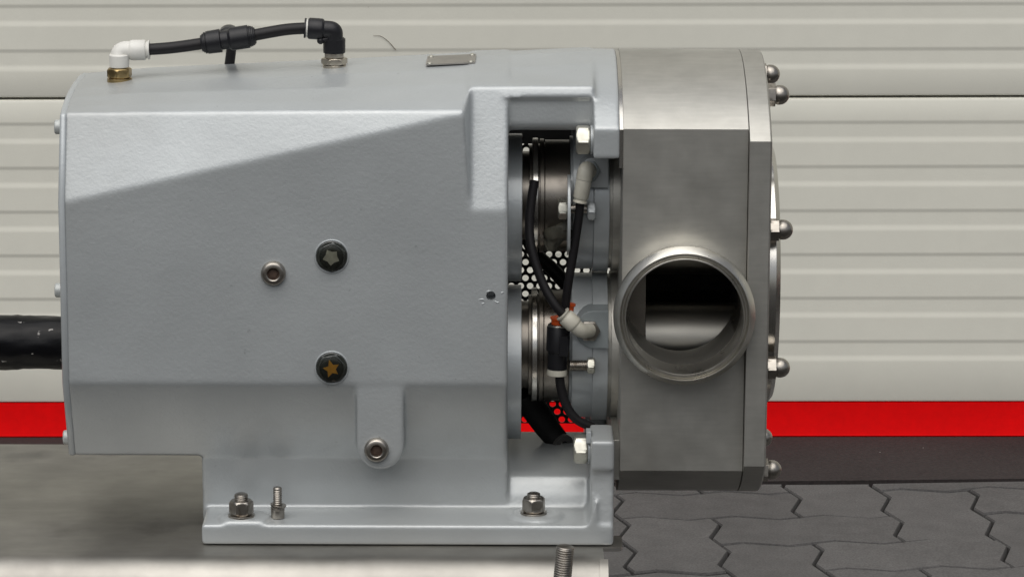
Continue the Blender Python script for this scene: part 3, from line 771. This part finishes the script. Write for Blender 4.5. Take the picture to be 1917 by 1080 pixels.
# nameplate with rivets on the sloping top
def top_pt(px, Y):
    x = P(px, 115, Y).x; return Vector((x, Y, casing_top(x, Y)))
def on_top(px, py):                                # where the sight line meets the casing top
    best = None
    for i in range(200):
        Y = 0.01+i*0.0007; p = P(px, py, Y)
        if p.z <= casing_top(p.x, Y): best = p; break
    return best or P(px, py, 0.12)
a_, b_ = on_top(797, 127), on_top(889, 126)
yn0 = a_.y; yn1 = yn0+0.036
cs = [Vector((a_.x, yn0, casing_top(a_.x, yn0))), Vector((b_.x, yn0, casing_top(b_.x, yn0))), Vector((b_.x+0.001, yn1, casing_top(b_.x, yn1))), Vector((a_.x+0.001, yn1, casing_top(a_.x, yn1)))]
bm = BM(); rings(bm, [[p+Vector((0, 0, 0.0016)) for p in cs], [p+Vector((0, 0, 0.0028)) for p in cs]])
np_ = obj('nameplate', bm, PLATEM, pump)
bm = BM(); lathe(bm, [(0, 0.0026), (0.0008, 0.0024), (0.0016, 0.0012), (0.0018, 0.0001)], Matrix(), 20); rv = shared('rivet', bm, ZINC)
cen = sum(cs, Vector())/4
for p in cs:
    q = p+(cen-p)*0.16; place('rivet', rv, np_, Matrix.Translation(q+Vector((0, 0, 0.0026))))

# ------------------------------------------------------------------ air line on top
YT = 0.098
def stand(px, py):
    p = P(px, py, YT); z = casing_top(p.x, YT); return Vector((p.x, YT, z))
b1 = on_top(224, 150); b2 = on_top(626, 125); YT = (b1.y+b2.y)/2
line = []
bm = BM(); M = frame(b1, ZA); lathe(bm, [(-0.002, 0.0112), (0.0018, 0.0112), (0.0018, 0.0085)], M, 36); hexnut(bm, Matrix.Translation((0, 0, 0.0022)) @ M @ Matrix.Rotation(R(22), 4, 'Z'), 0.0200, 0.0086)
lathe(bm, [(0.0108, 0.0080), (0.0120, 0.0078)], M, 32); obj('brass_adapter', bm, BRASS, pump)
c1 = P(228, 95, YT); c1.x = b1.x
el1 = elbow('elbow_fitting', b1+Vector((0, 0, 0.0118)), c1, P(273, 94, YT), 0.0082, 0.0092, WPLAS, pump, bend=0.7)
bm = BM(); lathe(bm, [(0, 0.0088), (0.0105, 0.0091), (0.0115, 0.0082)], frame(b1+Vector((0, 0, 0.0118)), ZA), 32); obj('socket_sleeve', bm, WPLAS, el1)
t0 = P(377, 82, YT); t1 = P(478, 67, YT); td = (t1-t0).normalized()
bm = BM(); tube(bm, [P(272, 93.5, YT), P(310, 91, YT), P(345, 87, YT), t0+td*0.01], 0.0053); obj('hose', bm, HOSE, pump, 60)
bm = BM(); M = frame(t0, td); Lt = (t1-t0).length
lathe(bm, [(0, 0.0072), (0.0015, 0.0080), (0.0016, 0.0085), (0.0028, 0.0086), (0.0030, 0.0097), (0.0042, 0.0097), (0.0043, 0.0092), (0.0050, 0.0092), (0.0052, 0.0102), (0.0175, 0.0106), (0.0180, 0.0084),
           (0.0245, 0.0084), (0.0270, 0.0104), (Lt-0.0060, 0.0104), (Lt-0.0058, 0.0094), (Lt-0.0048, 0.0094), (Lt-0.0046, 0.0099), (Lt-0.0044, 0.0092), (Lt-0.0030, 0.0092), (Lt-0.0028, 0.0086), (Lt-0.0014, 0.0085), (Lt-0.0012, 0.0076), (Lt, 0.0072)], M, 36)
tm = t0+td*Lt*0.5
bd = Vector((-0.05, 1.0, 0.0)).normalized()
lathe(bm, [(0, 0.0084), (0.012, 0.0086), (0.0125, 0.0096), (0.026, 0.0096), (0.028, 0.0086)], frame(tm, bd), 32)
tee = obj('tee_fitting', bm, BPLAS, pump, 35)
be = tm+bd*0.028
bm = BM(); lathe(bm, [(0, 0.0070), (0.0015, 0.0092), (0.004, 0.0092), (0.0045, 0.007)], frame(be, bd), 28); obj('release_collar', bm, GPLAS, tee)
bm = BM(); tube(bm, [be-bd*0.01, be+Vector((0.0005, 0.02, -0.002)), be+Vector((-0.001, 0.038, -0.020)), be+Vector((-0.006, 0.04, -0.055)), be+Vector((-0.012, 0.035, -0.10))], 0.0046); obj('hose', bm, HOSE, pump, 60)
bm = BM(); lathe(bm, [(-0.002, 0.0106), (0.0016, 0.0106), (0.0016, 0.0085)], frame(b2, ZA), 36); hexnut(bm, Matrix.Translation((0, 0, 0.002)) @ frame(b2, ZA) @ Matrix.Rotation(R(8), 4, 'Z'), 0.0205, 0.0062)
hexnut(bm, Matrix.Translation((0, 0, 0.0086)) @ frame(b2, ZA) @ Matrix.Rotation(R(30), 4, 'Z'), 0.0168, 0.0042, False, True)
obj('nickel_adapter', bm, NICKEL, pump)
c2 = P(625, 57, YT); c2.x = b2.x
el2 = elbow('elbow_fitting', b2+Vector((0, 0, 0.0125)), c2, P(577, 53.5, YT), 0.0080, 0.0096, BPLAS, pump, bend=0.45)
bm = BM(); M = frame(b2+Vector((0, 0, 0.0125)), ZA); lathe(bm, [(0, 0.0094), (0.0002, 0.0099), (0.0125, 0.0101), (0.0140, 0.0082)], M, 36); obj('socket_sleeve', bm, BPLAS, el2)
bm = BM(); lathe(bm, [(-0.0002, 0.0080), (0.0018, 0.0082), (0.0020, 0.0078)], frame(P(577, 53.5, YT), -XA), 32); obj('ring', bm, WPLAS, el2)
nb = P(600, 77, YT-0.004)
bm = BM(); tube(bm, [nb+Vector((0.011, 0.003, 0.003)), nb+Vector((0.004, 0.001, 0.001)), nb], 0.0024, 12); lathe(bm, [(0.0032*math.sin(R(a)), max(1e-5, 0.0032*math.cos(R(a)))) for a in range(-90, 91, 20)], frame(nb, YA), 16); obj('lock_pin', bm, BPLAS, el2)
bm = BM(); tube(bm, [t1-td*0.01, P(505, 61, YT), P(540, 55.5, YT), P(580, 53, YT)], 0.0053); obj('hose', bm, HOSE, pump, 60)

# ------------------------------------------------------------------ foot bolts and the loose screw
for px, py in NUTS:
    c = G(px, py, FZ+0.003); z = FZ+0.0028
    bm = BM(); M = frame((c.x, c.y, z), ZA)
    lathe(bm, [(0, 0.0118), (0.0022, 0.0118)], M, 40)
    hexnut(bm, Matrix.Translation((0, 0, 0.0024)) @ M @ Matrix.Rotation(R(8 if px < 600 else 20), 4, 'Z'), 0.0188, 0.0128)
    o = obj('foot_nut', bm, BOLT, pump, 28)
    bm = BM(); thread(bm, M, 0.0062, 0.012, 0.0212 if px < 600 else 0.0195, 0.0019, seg=28); obj('stud', bm, BOLT, o)
c = G(520, 969, FZ); sr = empty('loose_screw', (c.x, c.y, FZ), 'loose socket head screw with washer standing head down on the foot', 'screw')
M = frame((c.x, c.y, FZ), ZA)
bm = BM(); lathe(bm, [(0.0003, 0.0052), (0.0005, 0.0060), (0.0085, 0.0062), (0.0087, 0.0056)], M, 32); obj('screw_head', bm, BOLT, sr)
bm = BM(); torus_lathe(bm, [(0.0088, 0.0036), (0.0088, 0.0062), (0.0102, 0.0062), (0.0102, 0.0036)], M, 32); obj('washer', bm, BOLT, sr)
bm = BM(); torus_lathe(bm, [(0.0, 0.0036), (0.0, 0.0070), (0.0014, 0.0070), (0.0014, 0.0036)], M @ Matrix.Translation((0.0005, 0, 0.0112)) @ Matrix.Rotation(R(7), 4, 'Y'), 32); obj('washer', bm, BOLT, sr)
bm = BM(); thread(bm, M, 0.0040, 0.0086, 0.0285, 0.0019); obj('screw_shank', bm, BOLT, sr)
# shim under the right end of the foot
bm = BM(); sx0, sx1 = xq(1027, 1020, -0.02), xq(1166, 1015, -0.02)
pl = [(sx0, -0.0185), (sx1-0.006, -0.0185), (sx1-0.001, -0.0165), (sx1, -0.012), (sx1, 0.02), (sx0, 0.02)]
rings(bm, [[Vector((x, y, -0.0068)) for x, y in pl], [Vector((x, y, -0.0036)) for x, y in pl]])
obj('shim', bm, PLATEM, pump)
